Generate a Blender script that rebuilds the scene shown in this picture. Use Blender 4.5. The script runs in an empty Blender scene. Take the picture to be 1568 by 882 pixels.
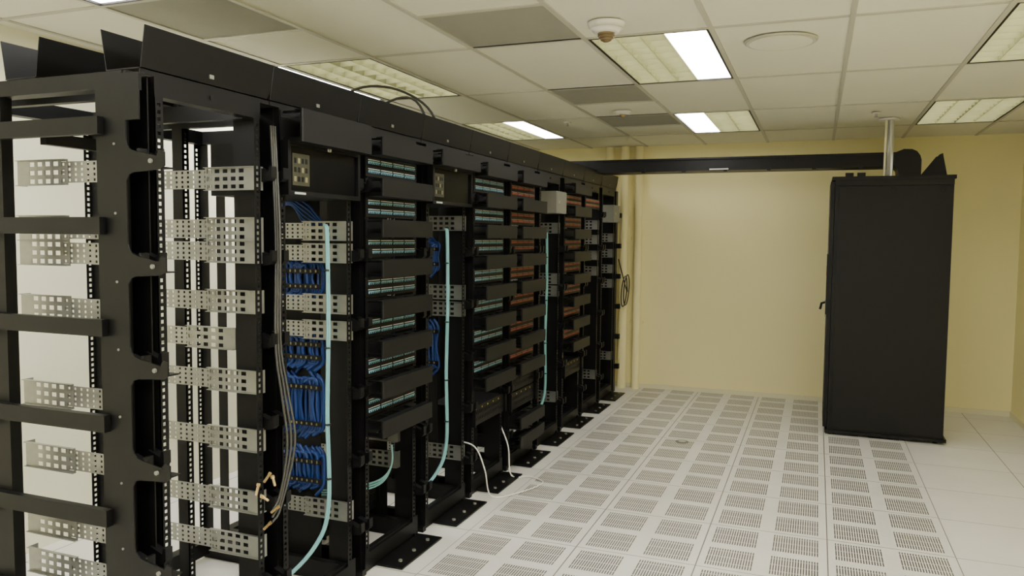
import bpy, math, random
from mathutils import Vector, Matrix
random.seed(7)
# ------------------------------------------------------------------ materials
def newmat(name):
    m=bpy.data.materials.new(name); m.use_nodes=True
    nt=m.node_tree; b=nt.nodes['Principled BSDF']; return m,nt,b
def mat(name,col,rough=.5,metal=0.,noise=.0,scale=8.,bump=0.,bscale=200.,emit=None,es=0.,spec=.5):
    m,nt,b=newmat(name)
    b.inputs['Roughness'].default_value=rough; b.inputs['Metallic'].default_value=metal
    b.inputs['Specular IOR Level'].default_value=spec
    tc=nt.nodes.new('ShaderNodeTexCoord')
    n=nt.nodes.new('ShaderNodeTexNoise'); n.inputs['Scale'].default_value=scale; n.inputs['Detail'].default_value=4
    nt.links.new(tc.outputs['Object'],n.inputs['Vector'])
    r=nt.nodes.new('ShaderNodeMix'); r.data_type='RGBA'
    r.inputs[6].default_value=tuple(c*(1-noise) for c in col)+(1,)
    r.inputs[7].default_value=tuple(min(1,c*(1+noise)) for c in col)+(1,)
    nt.links.new(n.outputs['Fac'],r.inputs[0]); nt.links.new(r.outputs[2],b.inputs['Base Color'])
    if bump>0:
        n2=nt.nodes.new('ShaderNodeTexNoise'); n2.inputs['Scale'].default_value=bscale
        nt.links.new(tc.outputs['Object'],n2.inputs['Vector'])
        bp=nt.nodes.new('ShaderNodeBump'); bp.inputs['Strength'].default_value=bump; bp.inputs['Distance'].default_value=.002
        nt.links.new(n2.outputs['Fac'],bp.inputs['Height']); nt.links.new(bp.outputs['Normal'],b.inputs['Normal'])
    if emit:
        b.inputs['Emission Color'].default_value=emit+(1,); b.inputs['Emission Strength'].default_value=es
    return m
M={}
M['black']=mat('black_powder_coat',(.004,.004,.0045),.45,0,.2,20,.15,400,spec=.22)
M['black2']=mat('black_satin_panel',(.006,.006,.0065),.5,0,.15,10,.1,500,spec=.24)
M['silver']=mat('zinc_plated_steel',(.30,.305,.29),.36,.75,.2,25)
M['wall']=mat('painted_wall_yellow',(.89,.81,.44),.75,0,.02,1.5,.15,60)
M['wallw']=mat('painted_wall_cream',(.88,.86,.66),.75,0,.02,1.5,.15,60)
M['ceil']=mat('ceiling_tile_white',(.75,.74,.61),.9,0,.03,3,.5,220)
M['ceilgrey']=mat('ceiling_tile_grey',(.31,.305,.255),.9,0,.06,6,.5,220)
M['tbar']=mat('ceiling_grid_metal',(.50,.49,.41),.5,0,.02,3)
M['lens']=mat('lamp_lens_lit',(.9,.9,.9),.5,0,0,3,emit=(1,.985,.94),es=23.5)
M['lensdim']=mat('lamp_tube_glow',(.8,.8,.7),.5,0,.1,7,emit=(1,.98,.86),es=6.3)
M['louver']=mat('lamp_louver',(.47,.475,.29),.35,.3,.2,9)
M['white']=mat('white_plastic',(.80,.79,.74),.4,0,.03,5)
M['trim']=mat('baseboard_cream',(.78,.73,.50),.6,0,.02,5)
M['teal']=mat('teal_cable_jacket',(.20,.46,.50),.45,0,.1,10)
M['tealport']=mat('teal_port',(.19,.40,.54),.4,0,.25,60)
M['redport']=mat('red_port',(.40,.09,.07),.4,0,.3,60)
M['blue']=mat('blue_cable_jacket',(.005,.035,.18),.45,0,.35,12)
M['cable']=mat('black_cable_jacket',(.01,.01,.01),.45,0,.1,10)
M['greycable']=mat('grey_cable_jacket',(.05,.05,.047),.5,0,.1,10)
M['tan']=mat('brass_connector',(.50,.36,.15),.35,.5,.2,20)
M['glass']=mat('tinted_window',(.003,.003,.004),.25,0,0,3,spec=.2)
M['label']=mat('faded_label',(.20,.18,.10),.7,0,.15,20)
M['olive']=mat('dim_inner_panel',(.035,.035,.018),.6,0,.3,30)
M['whitelabel']=mat('white_label',(.5,.52,.52),.6,0,.03,20)
M['pinklabel']=mat('pink_label',(.36,.22,.17),.6,0,.1,20)
M['greybox']=mat('grey_enclosure',(.20,.20,.175),.5,0,.05,10)
M['yellow']=mat('yellow_tab',(.75,.55,.05),.5,0,.1,10)
M['amber']=mat('amber_dome',(.16,.11,.05),.15,0,.1,10)
M['red']=mat('red_tag',(.55,.12,.05),.5,0,.1,10)
M['steel']=mat('galvanised_conduit',(.45,.45,.41),.35,.5,.08,10)

FX,FY,TS=0.71,0.18,0.61
def floormat(name,perf):
    m,nt,b=newmat(name); N=nt.nodes.new; Lk=nt.links.new
    tc=N('ShaderNodeTexCoord'); sx=N('ShaderNodeSeparateXYZ'); Lk(tc.outputs['Object'],sx.inputs[0])
    def M2(op,a,c=None,d=None):
        n=N('ShaderNodeMath'); n.operation=op
        for i,v in enumerate((a,c,d)):
            if v is None: continue
            if isinstance(v,(int,float)): n.inputs[i].default_value=v
            else: Lk(v,n.inputs[i])
        return n.outputs[0]
    def fr(s,off,per): return M2('FRACT',M2('DIVIDE',M2('ADD',s,100*per-off),per))
    def inside(v,a,c): return M2('MULTIPLY',M2('GREATER_THAN',v,a),M2('LESS_THAN',v,c))
    X,Y=sx.outputs[0],sx.outputs[1]
    u,v=fr(X,FX,TS),fr(Y,FY,TS)
    seam=M2('SUBTRACT',1.,M2('MULTIPLY',inside(u,.005,.995),inside(v,.004,.996)))
    nz=N('ShaderNodeTexNoise'); nz.inputs['Scale'].default_value=3; nz.inputs['Detail'].default_value=6; Lk(tc.outputs['Object'],nz.inputs['Vector'])
    base=N('ShaderNodeMix'); base.data_type='RGBA'
    base.inputs[6].default_value=(.64,.625,.59,1); base.inputs[7].default_value=(.78,.76,.72,1); Lk(nz.outputs['Fac'],base.inputs[0])
    col=base.outputs[2]
    if perf:
        hu,hv=fr(X,FX,TS/2),fr(Y,FY,TS/2)
        patch=M2('MULTIPLY',inside(hu,.125,.875),inside(hv,.12,.88))
        su=fr(X,FX,TS/2/24); sv=fr(Y,FY+TS*.06,TS/2*.76/3)
        slot=M2('MULTIPLY',M2('LESS_THAN',su,.5),M2('LESS_THAN',sv,.94))
        hole=M2('MULTIPLY',patch,slot)
        mx=N('ShaderNodeMix'); mx.data_type='RGBA'; Lk(hole,mx.inputs[0]); Lk(col,mx.inputs[6]); mx.inputs[7].default_value=(.08,.078,.068,1); col=mx.outputs[2]
    m3=N('ShaderNodeMix'); m3.data_type='RGBA'; Lk(seam,m3.inputs[0]); Lk(col,m3.inputs[6]); m3.inputs[7].default_value=(.18,.17,.15,1)
    Lk(m3.outputs[2],b.inputs['Base Color']); b.inputs['Roughness'].default_value=.36
    return m
M['floorp']=floormat('perforated_floor_tile',True)
M['floors']=floormat('solid_floor_tile',False)

# ------------------------------------------------------------------ mesh builder
class MB:
    def __init__(s): s.v=[];s.f=[];s.m=[];s.mats=[];s.sm=[]
    def mi(s,k):
        if k not in s.mats: s.mats.append(k)
        return s.mats.index(k)
    def face(s,pts,k,smooth=False):
        i=len(s.v); s.v+= [tuple(p) for p in pts]; s.f.append(list(range(i,i+len(pts)))); s.m.append(s.mi(k)); s.sm.append(smooth)
    def box(s,x0,x1,y0,y1,z0,z1,k):
        i=len(s.v)
        s.v+=[(x0,y0,z0),(x1,y0,z0),(x1,y1,z0),(x0,y1,z0),(x0,y0,z1),(x1,y0,z1),(x1,y1,z1),(x0,y1,z1)]
        for q in [(0,3,2,1),(4,5,6,7),(0,1,5,4),(1,2,6,5),(2,3,7,6),(3,0,4,7)]:
            s.f.append([i+j for j in q]); s.m.append(s.mi(k)); s.sm.append(False)
    def prism(s,poly,axis,a,b,k):
        def P(p,t): return {'x':(t,p[0],p[1]),'y':(p[0],t,p[1]),'z':(p[0],p[1],t)}[axis]
        n=len(poly); i=len(s.v)
        s.v+=[P(p,a) for p in poly]+[P(p,b) for p in poly]
        s.f.append([i+j for j in range(n)]); s.f.append([i+n+j for j in reversed(range(n))])
        for j in range(n): s.f.append([i+j,i+(j+1)%n,i+n+(j+1)%n,i+n+j])
        s.m+=[s.mi(k)]*(n+2); s.sm+=[False]*(n+2)
    def cyl(s,c,r,h,axis,k,n=16,r2=None):
        r2=r if r2 is None else r2
        i=len(s.v)
        for t,rr in ((0,r),(h,r2)):
            for j in range(n):
                a=2*math.pi*j/n; p,q=rr*math.cos(a),rr*math.sin(a)
                s.v.append({'x':(c[0]+t,c[1]+p,c[2]+q),'y':(c[0]+p,c[1]+t,c[2]+q),'z':(c[0]+p,c[1]+q,c[2]+t)}[axis])
        s.f.append([i+j for j in range(n)]); s.f.append([i+n+j for j in reversed(range(n))]); s.sm+=[False]*2
        for j in range(n): s.f.append([i+j,i+(j+1)%n,i+n+(j+1)%n,i+n+j]); s.sm.append(True)
        s.m+=[s.mi(k)]*(n+2)
    def tube(s,pts,r,k,n=8):
        pts=[Vector(p) for p in pts]; i=len(s.v); up=None
        for a,p in enumerate(pts):
            t=(pts[min(a+1,len(pts)-1)]-pts[max(a-1,0)]).normalized()
            if up is None: up=t.orthogonal().normalized()
            up=(up-t*up.dot(t)).normalized(); w=t.cross(up)
            for j in range(n):
                g=2*math.pi*j/n; s.v.append(tuple(p+up*r*math.cos(g)+w*r*math.sin(g)))
        for a in range(len(pts)-1):
            for j in range(n):
                s.f.append([i+a*n+j,i+a*n+(j+1)%n,i+(a+1)*n+(j+1)%n,i+(a+1)*n+j]); s.m.append(s.mi(k)); s.sm.append(True)
        s.f.append([i+j for j in range(n)]); s.f.append([i+(len(pts)-1)*n+j for j in range(n)]); s.m+=[s.mi(k)]*2; s.sm+=[False]*2
    def perf(s,o,u,v,w,us,vs,hole,k):
        o,u,v,w=map(Vector,(o,u,v,w))
        for i in range(len(us)-1):
            for j in range(len(vs)-1):
                a,b,c,d=[o+u*x+v*y for x,y in ((us[i],vs[j]),(us[i+1],vs[j]),(us[i+1],vs[j+1]),(us[i],vs[j+1]))]
                if hole(i,j):
                    for p,q in ((a,b),(b,c),(c,d),(d,a)): s.face([p,q,q+w,p+w],k)
                else:
                    s.face([a,b,c,d],k); s.face([a+w,d+w,c+w,b+w],k)
        U0,U1,V0,V1=us[0],us[-1],vs[0],vs[-1]
        c=[o+u*x+v*y for x,y in ((U0,V0),(U1,V0),(U1,V1),(U0,V1))]
        for p,q in zip(c,c[1:]+c[:1]): s.face([p,q,q+w,p+w],k)
    def mesh(s,name):
        me=bpy.data.meshes.new(name); me.from_pydata(s.v,[],s.f)
        for k in s.mats: me.materials.append(M[k])
        me.polygons.foreach_set('material_index',s.m); me.polygons.foreach_set('use_smooth',s.sm); me.update(); return me
    def obj(s,name,parent=None,loc=(0,0,0)):
        o=bpy.data.objects.new(name,s.mesh(name)); bpy.context.scene.collection.objects.link(o); o.location=loc
        if parent:
            o.parent=parent; o.location=Vector(loc)-parent.location
        return o
def inst(name,me,parent=None,loc=(0,0,0)):
    o=bpy.data.objects.new(name,me); bpy.context.scene.collection.objects.link(o); o.location=loc
    if parent: o.parent=parent
    return o
def empty(name,loc=(0,0,0)):
    o=bpy.data.objects.new(name,None); bpy.context.scene.collection.objects.link(o); o.location=loc; o.empty_display_size=.1; return o
def smooth(pts,n=8):
    P=[Vector(p) for p in pts]; P=[P[0]*2-P[1]]+P+[P[-1]*2-P[-2]]; out=[]
    for i in range(1,len(P)-2):
        for k in range(n):
            t=k/n; a,b,c,d=P[i-1:i+3]
            out.append(.5*((2*b)+(c-a)*t+(2*a-5*b+4*c-d)*t*t+(3*b-a-3*c+d)*t**3))
    out.append(P[-2]); return out

# ------------------------------------------------------------------ room
XL,XR,YB,YF,H=-3.65,1.72,8.34,-3.0,2.595
def room():
    b=MB(); b.box(XL-.1,XR+.1,YF,YB,-.05,0,'floors'); b.obj('floor')
    b=MB(); b.box(FX-4*TS,FX,-2.74,YB-.02,.0,.003,'floorp'); b.obj('floor_perforated_tiles')
    b=MB(); b.box(XL-.1,XR+.1,YB,YB+.1,-.05,H+.15,'wall'); b.obj('wall_back')
    b=MB(); b.box(XR,XR+.1,YF,YB,-.05,H+.15,'wall'); b.obj('wall_right')
    b=MB(); b.box(XL-.1,XL,YF,YB,-.05,H+.15,'wallw'); b.obj('wall_left')
    b=MB(); b.box(XL-.1,XR+.1,YF-.1,YF,-.05,H+.15,'wallw'); b.obj('wall_front')
    b=MB(); b.box(XL,XR,YB-.012,YB,0,.05,'trim'); b.obj('baseboard_back')
    b=MB(); b.box(XR-.012,XR,YF,YB-.013,0,.05,'trim'); b.obj('baseboard_right')
room()
CX,CY=-.495,3.80
T=[(0,3.80,'R'),(0,6.24,'L'),(-3,6.24,'R'),(-3,3.80,'D'),(-3,1.36,'B'),(3,3.80,'D'),(3,6.24,'D'),(0,1.36,'B'),(0,-1.08,'B'),(-3,-1.08,'B'),(3,1.36,'B'),(3,-1.08,'B'),(-4,3.80,'B')]  # last fixture is added, hidden behind the racks, to brighten the left wall
greys=[(-1,3.19),(-1,5.02),(-1,6.24),(-3,2.58)]
def ceiling():
    b=MB(); g=.012
    ks=range(-5,5)
    for k in ks:
        x0=max(CX+.61*(k-1),XL); x1=min(CX+.61*k,XR)
        if x1-x0<.03: continue
        for j in range(-12,9):
            y0=CY+.61*j; y1=y0+.61
            if y1>YB: y1=YB
            if y0>=YB or y1<=YF: continue
            y0=max(y0,YF)
            if any(t[0]==k and t[1]-.01<=y0+.001<t[1]+1.2 for t in T): continue
            key='ceilgrey' if any(q[0]==k and abs(q[1]-y0)<.05 for q in greys) else 'ceil'
            b.box(x0,x1,y0,y1,H+.002,H+.02,key)
    for k in range(-5,5):
        x=CX+.61*k
        if XL<x<XR: b.box(x-g,x+g,YF,YB,H-.004,H+.002,'tbar')
    for k in ks:
        x0=max(CX+.61*(k-1),XL); x1=min(CX+.61*k,XR)
        if x1-x0<.03: continue
        for j in range(-6,5):
            y=CY+1.22*j
            if YF<y<YB: b.box(x0+g,x1-g,y-g,y+g,H-.0035,H+.002,'tbar')
        for q in greys:
            if q[0]==k:
                for yy in (q[1],q[1]+.61):
                    if yy<YB: b.box(x0+g,x1-g,yy-g,yy+g,H-.0033,H+.002,'tbar')
    b.box(XL-.1,XR+.1,YF,YB,H+.16,H+.2,'ceil')
    b.obj('ceiling')
ceiling()
def troffer(k,y0,side):
    b=MB(); x0=CX+.61*(k-1)+.014; x1=CX+.61*k-.014; y1=y0+1.22-.014; y0+=.014
    z=H; t=.10
    for a in ((x0,x0+.01,y0,y1),(x1-.01,x1,y0,y1),(x0+.01,x1-.01,y0,y0+.01),(x0+.01,x1-.01,y1-.01,y1)):
        b.box(*a,z-.004,z+t,'black2')
    X0,X1,Y0,Y1=x0+.01,x1-.01,y0+.01,y1-.01
    b.box(x0,x1,y0,y1,z+t,z+t+.01,'louver')
    w=X1-X0
    if side=='R': segs=[(X0,X0+.64*w,'d'),(X0+.64*w,X1,'l')]
    elif side=='L': segs=[(X0,X0+.4*w,'l'),(X0+.4*w,X1,'d')]
    elif side=='B': segs=[(X0,X1,'l')]
    else: segs=[(X0,X0+.5*w,'d'),(X0+.5*w,X1,'d')]
    for a,c,kd in segs:
        if kd=='l':
            b.box(a+.004,c-.004,Y0,Y1,z+.004,z+.01,'lens')
        else:
            lz=.062
            b.box(a,c,Y0,Y1,z+lz+.012,z+lz+.016,'lensdim')
            n=9
            def blade(p): return [(p-.016,z+lz),(p-.006,z+lz*.4),(p-.0015,z),(p+.0015,z),(p+.006,z+lz*.4),(p+.016,z+lz)]
            for i in range(0,n+1):
                yy=Y0+(Y1-Y0)*i/n; b.prism(blade(yy),'x',a,c,'louver')
            mcount=2 if (c-a)<.35 else 3
            for i in range(0,mcount+1):
                xx=a+(c-a)*i/mcount; b.prism(blade(xx),'y',Y0,Y1,'louver')
    b.obj('ceiling_light_troffer')
for t in T: troffer(*t)

def dome(b,c,r,key,n=20,rings=5):
    for a in range(rings):
        t0,t1=math.pi/2*a/rings,math.pi/2*(a+1)/rings
        b.cyl((c[0],c[1],c[2]-r*math.sin(t1)),r*math.cos(t1)+.0005,r*(math.sin(t1)-math.sin(t0)),'z',key,n,r*math.cos(t0))
HC=H-.0045
b=MB(); b.cyl((-.93,3.55,HC-.028),.075,.028,'z','white',28,.085); b.cyl((-.93,3.55,HC-.046),.052,.018,'z','white',24,.070); dome(b,(-.93,3.55,HC-.046),.040,'amber'); b.obj('dome_security_camera')
b=MB(); b.cyl((-1.43,6.0,HC-.025),.05,.025,'z','white',24,.07); dome(b,(-1.43,6.0,HC-.025),.02,'tan'); b.obj('smoke_detector')
b=MB(); b.cyl((-.2,4.15,HC-.008),.165,.008,'z','tbar',40,.175); b.cyl((-.2,4.15,HC-.010),.150,.002,'z','ceil',40); b.obj('ceiling_speaker')
for p in ((-2.0,6.4),(.39,6.65)):
    b=MB(); b.cyl((p[0],p[1],HC-.008),.03,.008,'z','white',20,.035); b.cyl((p[0],p[1],HC-.032),.008,.024,'z','steel',10); b.cyl((p[0],p[1],HC-.034),.016,.002,'z','steel',10); b.obj('fire_sprinkler')

# ------------------------------------------------------------------ racks
RX,RY,RP=-1.95,1.85,.61
def holes_break(z0,z1,p,hs):
    out=[z0]; z=z0+p
    while z+hs<z1-.005: out+=[z,z+hs]; z+=p
    out.append(z1); return out
def rail(b,x,y,face,mirror):
    w=.034; us=[0,.010,.023,w]; vs=holes_break(.1,2.04,.0222,.012)
    b.perf((x,y,0),(0,1,0),(0,0,1),(-.003*face,0,0),us,vs,lambda i,j:i==1 and j%2==1,'black')
    yw=y if not mirror else y+w-.003
    b.box(min(x,x-.055*face),max(x,x-.055*face),yw,yw+.003,.1,2.04,'black')
def frame_mesh(closed=True):
    b=MB(); D=-.86
    for y,mi in ((.055,False),(.52,True)):
        rail(b,0,y,1,mi); rail(b,D,y,-1,mi)
        if closed: rail(b,-.48,y,1,mi)
    for z0,z1 in ((2.04,2.10),(.03,.10)):
        for x in (-.05,D):
            b.box(x,x+.05,.055,.555,z0,z1,'black')
        for y in (.055,.525):
            b.box(D+.05,-.05,y,y+.03,z0,z1,'black')
    b.box(-.13,-.125,-.05,.05,.0,2.10,'black'); b.box(-.125,-.02,.046,.05,0,2.10,'black')
    b.box(-.125,-.02,-.05,-.046,0,2.10,'black')
    for k in range(6):
        z=.26+.315*k
        pl=[(-.02,z-.03),(.035,z-.022),(.045,z-.01),(.045,z+.03),(.035,z+.03),(.03,z+.012),(-.02,z+.03)]
        b.prism(pl,'y',.02,.05,'black'); b.prism(pl,'y',-.05,-.02,'black')
    for y in (.03,.545): b.box(D,0,y,y+.035,0,.03,'black')
    b.box(-.02,.135,.17,.60,.003,.011,'black'); b.box(-.02,-.012,.05,.60,.003,.11,'black')
    for yy in (.24,.38,.53): b.cyl((.085,yy,.011),.010,.008,'z','greybox',8)
    for x0,x1 in ((.0,-.14),(-.45,-.59)):
        b.box(x1,x0,.0,.605,2.115,2.119,'black')
        for x,dx in ((x0,.02),(x1,-.02)):
            pl=[(.001,2.119),(.001,2.245),(.6085,2.245),(.6085,2.165),(.598,2.135),(.59,2.119)]
            i=len(b.v)
            for off in (0,.003):
                for (yy,zz) in pl: b.v.append((x+dx*(zz-2.119)/.126+off,yy,zz))
            n=len(pl); b.f+= [[i+j for j in range(n)],[i+n+j for j in reversed(range(n))]]+[[i+j,i+(j+1)%n,i+n+(j+1)%n,i+n+j] for j in range(n)]
            b.m+=[b.mi('black')]*(n+2); b.sm+=[False]*(n+2)
    b.box(-.004,.0,.0,.605,2.10,2.119,'black')
    b.box(.008,.012,.285,.305,2.137,2.15,'greybox')
    b.cyl((0,.3,2.075),.008,.006,'x','black2',8)
    if closed:
        b.box(-.66,-.2,.598,.602,.0,2.10,'black2')  # black sheet added to darken the bay and block the view through
    else:
        b.box(-.50,-.47,.05,.56,1.905,1.945,'black')
    return b
fm_open=frame_mesh(closed=False).mesh('rack_frame_open'); fm=frame_mesh(closed=True).mesh('rack_frame')

def bracket_mesh(sx=1):
    b=MB(); h=.088
    def grid(x0,x1,nx,nz,hx,hz,y,z0=-h/2,z1=h/2):
        us=[x0]; px=(x1-x0)/nx
        for i in range(nx): c=x0+px*(i+.5); us+=[c-hx/2,c+hx/2]
        us.append(x1); vs=[z0]; pz=(z1-z0)/nz
        for i in range(nz): c=z0+pz*(i+.5); vs+=[c-hz/2,c+hz/2]
        vs.append(z1)
        b.perf((0,y,0),(sx,0,0),(0,0,1),(0,.002,0),us,vs,lambda i,j:i%2==1 and j%2==1,'silver')
    def bx(x0,x1,*a): b.box(min(x0*sx,x1*sx),max(x0*sx,x1*sx),*a)
    grid(-.24,-.05,5,3,.023,.015,0)
    grid(-.60,-.20,14,4,.010,.009,.004,-.036,.036)
    bx(-.24,0,-.012,0,h/2-.002,h/2,'silver'); bx(-.24,0,-.012,0,-h/2,-h/2+.002,'silver')
    bx(-.05,-.0,0,.002,-h/2,h/2,'silver')
    bx(0,.003,-.0,.035,-h/2,h/2,'silver')
    bx(-.603,-.6,.0,.035,-h/2,h/2,'silver')
    return b.mesh('rail_bracket')
BR=bracket_mesh(); BRM=bracket_mesh(-1)
def patch_mesh(col):
    b=MB(); b.box(-.03,.004,.06,.55,-.044,.044,'black2')
    for r,z in enumerate((.018,-.024)):
        for g in range(4):
            y0=.083+g*.115
            b.box(.004,.006,y0-.002,y0+.100,z+.013,z+.017,'whitelabel' if col=='tealport' else 'pinklabel')
            for i in range(6):
                y=y0+i*.0168
                b.box(.004,.010,y,y+.0125,z-.004,z+.008,col)
                b.box(.010,.0105,y+.003,y+.0105,z-.004,z+.003,'black')
    return b.mesh('patch_panel')
PT,PR=patch_mesh('tealport'),patch_mesh('redport')
def mgr_mesh(h=.082,dx=.10):
    b=MB(); z=h/2
    b.prism([(dx-.004,.055),(dx,.06),(dx,.55),(dx-.004,.555),(dx-.012,.555),(dx-.012,.055)],'z',-z,z,'black2')
    b.box(.02,dx-.012,.06,.55,-z,-z+.003,'black2'); b.box(dx-.04,dx-.012,.06,.55,z-.003,z,'black2')
    b.box(0,.004,.06,.55,-z,z,'black2')
    for yy in (.075,.19,.305,.42,.53):
        b.box(.004,dx-.012,yy,yy+.006,-z,-z+.02,'black'); b.box(.004,dx-.012,yy,yy+.006,z-.012,z-.003,'black')
    return b.mesh('wire_manager')
MG=mgr_mesh(); MGB=mgr_mesh(.125,.11)
def fiber_mesh(light=False):
    b=MB(); z=.105
    b.box(-.34,.01,.06,.55,-z,z,'black2')
    for a in ((.05,.56,z-.018,z),(.05,.56,-z,-z+.018),(.05,.068,-z+.018,z-.018),(.542,.56,-z+.018,z-.018)):
        b.box(.01,.045,a[0],a[1],a[2],a[3],'black')
    b.box(.03,.034,.068,.542,-z+.018,z-.018,'glass')
    b.box(.034,.035,.09,.20,-.065,.06,'olive')
    for i in range(4):
        for j in range(3): b.box(.035,.036,.10+i*.024,.114+i*.024,-.05+j*.036,-.03+j*.036,'label' if (i+j)%3==0 else 'black')
    b.box(.045,.046,.09,.16,-z+.005,-z+.013,'whitelabel')
    b.cyl((.045,.32,z-.012),.009,.008,'x','steel',12)
    return b.mesh('fiber_enclosure')
FB=fiber_mesh()
b=MB(); b.box(-.1,.06,.28,.54,-.085,.085,'greybox'); b.box(.06,.062,.29,.53,-.075,.075,'greybox'); b.cyl((.062,.33,0),.01,.008,'x','steel',10)
GB=b.mesh('grey_junction_box')
def switch_mesh():
    b=MB(); b.box(-.3,.01,.06,.55,-.06,.06,'black2')
    for r in (-.03,.01):
        for i in range(20): b.box(.01,.014,.08+i*.023,.096+i*.023,r,r+.018,'black')
    for i in range(5): b.box(.0142,.015,.09+i*.09,.10+i*.09,.04,.05,'yellow')
    b.box(.01,.03,.05,.06,-.06,.06,'black'); b.box(.01,.03,.55,.56,-.06,.06,'black')
    return b.mesh('network_switch')
SW=switch_mesh()

racks=[]
bz=[1.82,1.63,1.545,1.355,1.05,.825,.585,.41]
rowz=[1.93-.1875*k for k in range(7)]; mgz=[2.02-.1875*k for k in range(8)]
def add(rk,name,me,x,y,z): return inst(name,me,rk,(x,y,z))
for n in range(10):
    rk=empty('equipment_rack',(RX,RY+RP*n,0)); racks.append(rk)
    add(rk,'frame',fm_open if n==0 else fm,0,0,0)
    if n==0:
        for z in bz: add(rk,'rail_bracket',BR,-.005,.535,z)
        for z in bz[:-1]+[.44]: add(rk,'rail_bracket',BRM,-.665,.09,z-.005)
        add(rk,'rail_bracket',BR,-.17,.60,1.20)
    elif n==1:
        add(rk,'wire_manager',MGB,0,0,2.03); add(rk,'fiber_enclosure',FB,0,0,1.87)
        for z in (1.63,1.53,1.30,1.18,.35): add(rk,'rail_bracket',BR,-.005,.535,z)
    elif n in (2,4,5,7):
        P=PT if n in (2,4) else PR
        for z in rowz[:7]: add(rk,'patch_panel',P,0,0,z)
        for z in mgz: add(rk,'wire_manager',MG,0,0,z)
        if n==2:
            for z in (.56,.42): add(rk,'rail_bracket',BR,-.1,.535,z)
            add(rk,'network_switch',SW,-.25,0,.2)
        elif n==5:
            add(rk,'wire_manager',MG,0,0,.33); add(rk,'network_switch',SW,0,0,.47); add(rk,'wire_manager',MG,0,0,.2); add(rk,'network_switch',SW,0,0,.6)
        else:
            add(rk,'network_switch',SW,0,0,.5)
    elif n in (3,6):
        add(rk,'fiber_enclosure' if n==3 else 'grey_junction_box',FB if n==3 else GB,0,0,1.89)
        if n==3: add(rk,'wire_manager',MG,0,0,2.03)
        for z in (1.69,1.28,1.18,.31): add(rk,'rail_bracket',BR,-.005,.535,z)
    elif n==8:
        for z in (1.74,1.60,1.45,1.30,.30): add(rk,'rail_bracket',BR,-.005,.535,z)
        add(rk,'patch_panel',PR,0,0,rowz[0])
    else:
        add(rk,'grey_junction_box',GB,0,0,1.86)
        for z in (1.62,1.46,1.30,1.15,.40): add(rk,'rail_bracket',BR,-.005,.535,z)
def end_manager():
    b=MB(); y0,y1=1.795,1.80
    xl,xm,xr=-2.04,-1.955,-1.805
    tabs=[.25+.315*k for k in range(6)]
    b.box(xl,xm,y0,y1,0,2.09,'black')
    for z in tabs:
        pl=[(xm,z-.055),(xm+.012,z-.038),(xm+.03,z-.032),(xr-.02,z-.026),(xr,z-.015),(xr,z+.025),(xr-.02,z+.032),(xr-.03,z+.014),(xm+.04,z+.03),(xm+.02,z+.036),(xm+.006,z+.048),(xm,z+.065)]
        b.prism(pl,'y',y0,y1,'black')
        b.box(xm,xr-.02,y1,1.86,z-.02,z-.016,'black')
        b.cyl((xr-.05,y0-.006,z+.0),.007,.006,'y','greybox',8)
    b.box(xm,-1.90,y0,y1,1.95,2.09,'black')
    b.box(xl,xl+.004,y1,1.885,0,2.09,'black'); b.box(xm-.02,-1.955,1.88,1.885,0,2.09,'black')
    for z in (.1,.41,.71,1.01,1.31,1.625,1.93):
        x1=xl; x0=-2.60
        pl=[(x0,z+.03),(x0,z-.05),(x0+.01,z-.056),(x0+.025,z-.05),(x0+.03,z-.02),(x0+.05,z-.02),(x1,z-.02),(x1,z+.033),(x0+.01,z+.033)]
        b.prism(pl,'y',1.77,1.794,'black')
    b.box(-2.62,-2.50,1.80,1.84,0,2.05,'black')
    b.box(-2.81,-1.955,1.802,1.86,2.05,2.10,'black')
    for k in range(9): b.cyl((-2.00,y0-.003,.2+.21*k),.004,.003,'y','greybox',8)
    b.obj('vertical_cable_manager',racks[0])
end_manager()
b=MB(); b.box(-2.10,-1.95,7.96,8.04,0,2.10,'black')
for k in range(6): b.box(-1.95,-1.90,7.97,8.02,.25+.315*k,.30+.315*k,'black')
b.obj('vertical_cable_manager',racks[9])

def cables(name,paths,r,key,parent=None):
    b=MB()
    for p in paths: b.tube(smooth(p,6),r,key,8)
    return b.obj(name,parent)
def teal(n):
    x=RX-.09; y=RY+RP*n+.50; P=[]
    for k in range(4):
        dx=.006*math.cos(k*1.57); dy=.006*math.sin(k*1.57)
        P.append([(x+dx-.01,y+dy,1.66),(x+dx,y+dy,1.60),(x+dx+.004,y+dy,1.2),(x+dx-.004,y+dy,.8),(x+dx,y+dy,.38),(x+dx-.04,y+dy-.05,.2),(x-.12+dx,y-.2+dy,.08),(x-.2+dx,y-.40+dy,.05)])
    cables('teal_cable_bundle',P,.005,'teal',racks[n])
    b=MB()
    for z in (1.45,1.1,.75,.5): b.cyl((x,y,z),.0135,.008,'z','cable',10)
    b.obj('cable_tie',racks[n])
for n in (1,3,6): teal(n)
P=[[(-2.45,3.25,.28+.012*k),(-2.25,3.40,.275+.012*k),(-2.10,3.5,.31+.012*k),(-2.06,3.56,.40),(-2.08,3.6,.5)] for k in range(3)]; cables('teal_cable_bundle',P,.005,'teal',racks[2])
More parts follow.
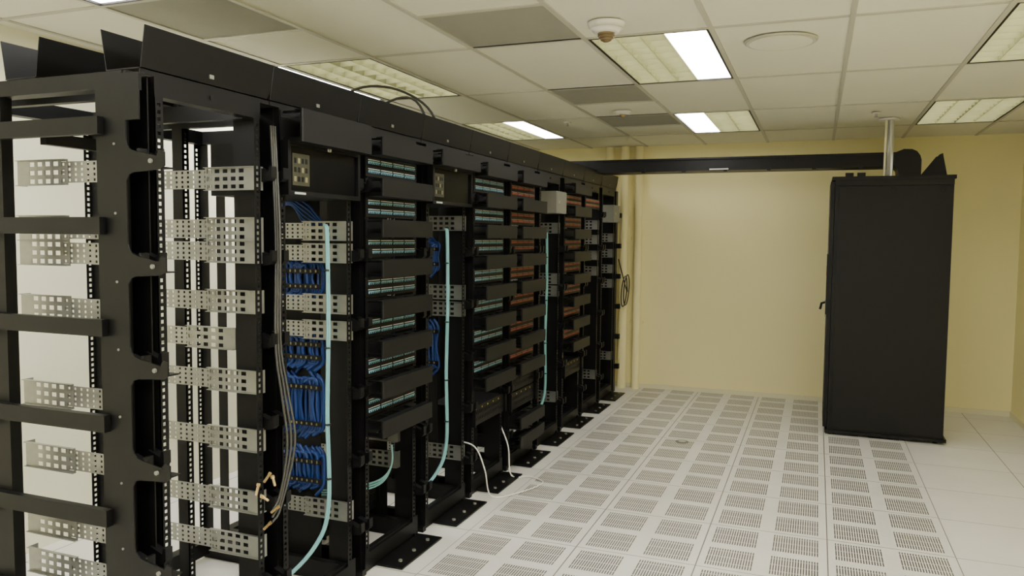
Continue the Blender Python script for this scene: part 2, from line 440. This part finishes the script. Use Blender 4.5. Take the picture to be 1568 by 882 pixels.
def bluebun(rk,y,x0,x1,z0,z1,cnt=18):
    P=[]
    for layer in range(2):
        for i in range(cnt):
            if layer and random.random()<.35: continue
            x=x0+(x1-x0)*i/cnt+layer*.007; j=random.uniform(-.008,.008)-layer*.018; jz=random.uniform(-.04,.03)
            P.append([(x-.03,y+j,z1+jz),(x,y+j,z1-.02),(x+.012*math.sin(i*1.3),y+j,(z0+z1)/2),(x,y-j*.3+(-.018*layer),z0+.02),(x-.04,y-.018*layer,z0+jz)])
    cables('blue_cable_bundle',P,.0075,'blue',rk)
    b=MB()
    for i in range(0,cnt,2):
        x=x0+(x1-x0)*i/cnt; b.box(x,x+.006,y-.04,y-.037,z1-.05,z1-.038,'label'); b.box(x,x+.006,y-.04,y-.037,z0+.04,z0+.05,'label')
    b.box(x0,x1,y-.036,y-.033,z1-.056,z1-.034,'black'); b.box(x0,x1,y-.036,y-.033,z0+.034,z0+.056,'black')
    b.obj('cable_comb',rk)
Y1=RY+RP+.585
for z0,z1 in ((1.33,1.49),(1.0,1.15),(.69,.95),(.42,.60)): bluebun(racks[1],Y1,-2.56,-2.11,z0,z1,32)
P=[[(-2.5+.02*i,Y1-.02,1.72),(-2.35+.015*i,Y1-.03,1.80-.01*i),(-2.2,Y1-.03,1.76-.02*i),(-2.1-.01*i,Y1-.02,1.66)] for i in range(6)]; cables('blue_cable_bundle',P,.005,'blue',racks[1])
for z0,z1 in ((1.40,1.58),(.80,1.08)): bluebun(racks[3],RY+RP*3+.585,-2.5,-2.12,z0,z1,24)
P=[]
for k in range(3):
    P.append([(RX+.02,2.44+.012*k,2.02),(RX+.03+.01*k,2.45,1.6),(RX+.04,2.43+.015*k,1.2),(RX+.05,2.45+.02*k,1.0),(RX+.06+.01*k,2.47+.01*k,.8),(RX+.05,2.44,.62-.03*k),(RX+.04,2.40,.55-.02*k)])
cables('coaxial_cable',P,.0045,'greycable',racks[0])
b=MB()
for (x,y,z,a) in ((-1.91,2.37,.69,.6),(-1.93,2.34,.65,1.2),(-1.9,2.40,.56,.2),(-1.92,2.38,.50,.3),(-1.9,2.40,.67,1.9),(-1.9,2.35,.62,2.5)):
    d=Vector((0,math.cos(a),math.sin(a)))*.017
    b.tube([Vector((x,y,z))-d,Vector((x,y,z))+d],.005,'tan',8)
    b.tube([Vector((x,y,z))+d,Vector((x,y,z))+d*1.6],.0075,'tan',6)
b.obj('cable_connectors',racks[0])
cables('white_patch_cable',[[(-2.05,4.3,.36),(-1.9,4.28,.34),(-1.84,4.3,.2),(-1.82,4.36,.02),(-1.7,4.5,.012),(-1.62,4.75,.012),(-1.75,4.85,.012),(-1.86,4.8,.02),(-1.9,4.84,.2),(-1.97,4.86,.35)]],.0045,'white',racks[4])
c=[(RX+.08+.01*math.sin(a),7.95+.12*math.cos(a)+.1,1.06+.16*math.sin(a)) for a in [i*math.pi/8 for i in range(18)]]
c2=[(p[0]+.02,p[1]+.02,p[2]+.015) for p in c]
cables('coiled_cable',[[(RX+.05,7.9,1.4)]+c,c2],.006,'cable',racks[9])
cables('loose_cable',[[(-2.35,3.4,2.14),(-2.3,3.55,2.36),(-2.2,3.8,2.42),(-2.08,4.0,2.34),(-2.0,4.05,2.14)],[(-2.3,3.6,2.14),(-2.2,3.75,2.33),(-2.1,3.9,2.36),(-2.03,4.0,2.14)]],.007,'greycable',racks[3])

# ------------------------------------------------------------------ cabinet
def cabinet():
    e=empty('server_cabinet',(0,0,0)); x0,x1,y0,y1,z0,z1=.125,.98,6.93,7.53,.045,2.10
    b=MB(); b.box(x0,x1,y0+.012,y1-.012,z0,z1,'black2'); b.obj('body',e)
    b=MB(); b.prism([(x0+.03,z0+.02),(x1-.03,z0+.02),(x1-.03,z1-.07),(x1-.045,z1-.05),(x0+.045,z1-.05),(x0+.03,z1-.07)],'y',y0,y0+.012,'black2')
    b.box(x0-.025,x1+.012,y0-.006,y1+.006,z1,z1+.03,'black'); b.box(x0,x1,y0,y0+.012,z1-.045,z1,'black2')
    for xx in (x0+.10,(x0+x1)/2,x1-.08): b.cyl((xx,y0-.008,z1-.085),.010,.01,'y','black2',12); b.box(xx-.022,xx+.022,y0-.003,y0,z1-.11,z1-.06,'black')
    b.obj('side_panel',e)
    b=MB(); b.box(x0-.035,x0-.004,y0+.01,y1-.01,z0+.02,z1-.01,'black')
    b.box(x0-.045,x0-.035,y0+.02,y0+.05,1.0,1.5,'black'); b.box(x0-.047,x0-.045,y0+.02,y0+.045,1.32,1.40,'red'); b.box(x0-.047,x0-.045,y0+.02,y0+.045,.98,1.12,'greybox')
    b.tube([(x0-.045,y0+.05,1.10),(x0-.075,y0+.05,1.09),(x0-.085,y0+.05,1.04)],.01,'black'); b.obj('door',e)
    b=MB()
    for xx in (x0+.05,x1-.05):
        for yy in (y0+.06,y1-.06): b.cyl((xx,yy,0.0),.02,.046,'z','black',12)
    b.box(x0-.02,x1+.02,y0-.01,y1,.02,.045,'black'); b.obj('feet',e)
    b=MB()
    for yy in (7.2,7.4): b.prism([(.765,z1+.03),(.90,z1+.215),(.925,z1+.225),(.965,z1+.03)],'y',yy,yy+.006,'black')
    for xx in (.20,.29): b.box(xx,xx+.06,7.0,7.06,z1+.03,z1+.065,'black')
    b.obj('top_fins',e)
cabinet()
b=MB(); ty0,ty1,tz0,tz1=7.08,7.34,2.215,2.33
X0,X1=-1.922,.57
b.box(X0,X1,ty0,ty0+.004,tz0,tz1,'black'); b.box(X0,X1,ty1-.004,ty1,tz0,tz1,'black'); b.box(X0,X1,ty0+.004,ty1-.004,tz0,tz0+.004,'black')
b.box(X0,X1,ty0-.012,ty0,tz0,tz0+.015,'black'); b.box(X0,X1,ty0-.012,ty0,tz1-.015,tz1,'black')
# saddle plate carrying the tray over the row
b.box(-2.25,X0,ty0,ty0+.004,2.25,tz1,'black'); b.box(-2.25,X0,ty1-.004,ty1,2.25,tz1,'black'); b.box(-2.25,X0,ty0+.004,ty1-.004,2.25,2.254,'black')
for k in range(6): b.box(-1.5+.36*k,-1.47+.36*k,ty0-.018,ty0,tz0-.012,tz0+.025,'black')
b.box(-.9,-.74,ty0-.022,ty0-.018,tz0+.005,tz0+.015,'steel')
pl=[(X1,tz1),(X1,tz0),(X1+.02,tz0-.02),(X1+.03,2.132),(X1+.19,2.132),(X1+.19,tz0+.05),(X1+.18,tz0+.085),(X1+.155,tz1+.005),(X1+.12,tz1+.022),(X1+.06,tz1+.025)]
b.prism(pl,'y',ty0,ty1,'black')
b.obj('overhead_cable_tray')
b=MB(); b.cyl((.49,7.035,2.132),.010,HC-2.132,'z','trim',16); b.cyl((.525,7.02,2.132),.024,HC-2.132,'z','steel',16); b.cyl((.51,7.02,HC-.012),.08,.012,'z','white',24); b.obj('ceiling_conduit')
for x,r in ((-2.1,.045),(-1.93,.045),(-1.78,.04)):
    b=MB(); b.cyl((x,YB-.08,0),r,H-.006,'z','wall',20)
    for z in (.7,1.6,2.3): b.box(x-r-.02,x+r+.02,YB-.04,YB-.004,z,z+.03,'wall')
    b.obj('painted_conduit')
b=MB(); b.cyl((-.95,6.2,.003),.05,.004,'z','greybox',20); b.cyl((-.95,6.2,.007),.03,.003,'z','steel',16); b.obj('floor_grommet')

# ------------------------------------------------------------------ camera, world
w=bpy.data.worlds.new('world'); bpy.context.scene.world=w; w.use_nodes=True
w.node_tree.nodes['Background'].inputs[0].default_value=(.9,.88,.8,1); w.node_tree.nodes['Background'].inputs[1].default_value=.05
f,yaw,pit,rol=1196.88,.37106,.06352,.00939
F=Vector((-math.sin(yaw)*math.cos(pit),math.cos(yaw)*math.cos(pit),-math.sin(pit)))
R0=Vector((math.cos(yaw),math.sin(yaw),0)); U0=R0.cross(F)
R=R0*math.cos(rol)+U0*math.sin(rol); U=-R0*math.sin(rol)+U0*math.cos(rol)
cd=bpy.data.cameras.new('camera'); cam=bpy.data.objects.new('camera',cd); bpy.context.scene.collection.objects.link(cam)
cam.matrix_world=Matrix(((R.x,U.x,-F.x,0),(R.y,U.y,-F.y,0),(R.z,U.z,-F.z,1.605),(0,0,0,1)))
cd.sensor_width=36; cd.lens=36*f/1568; cd.clip_start=.05
bpy.context.scene.camera=cam
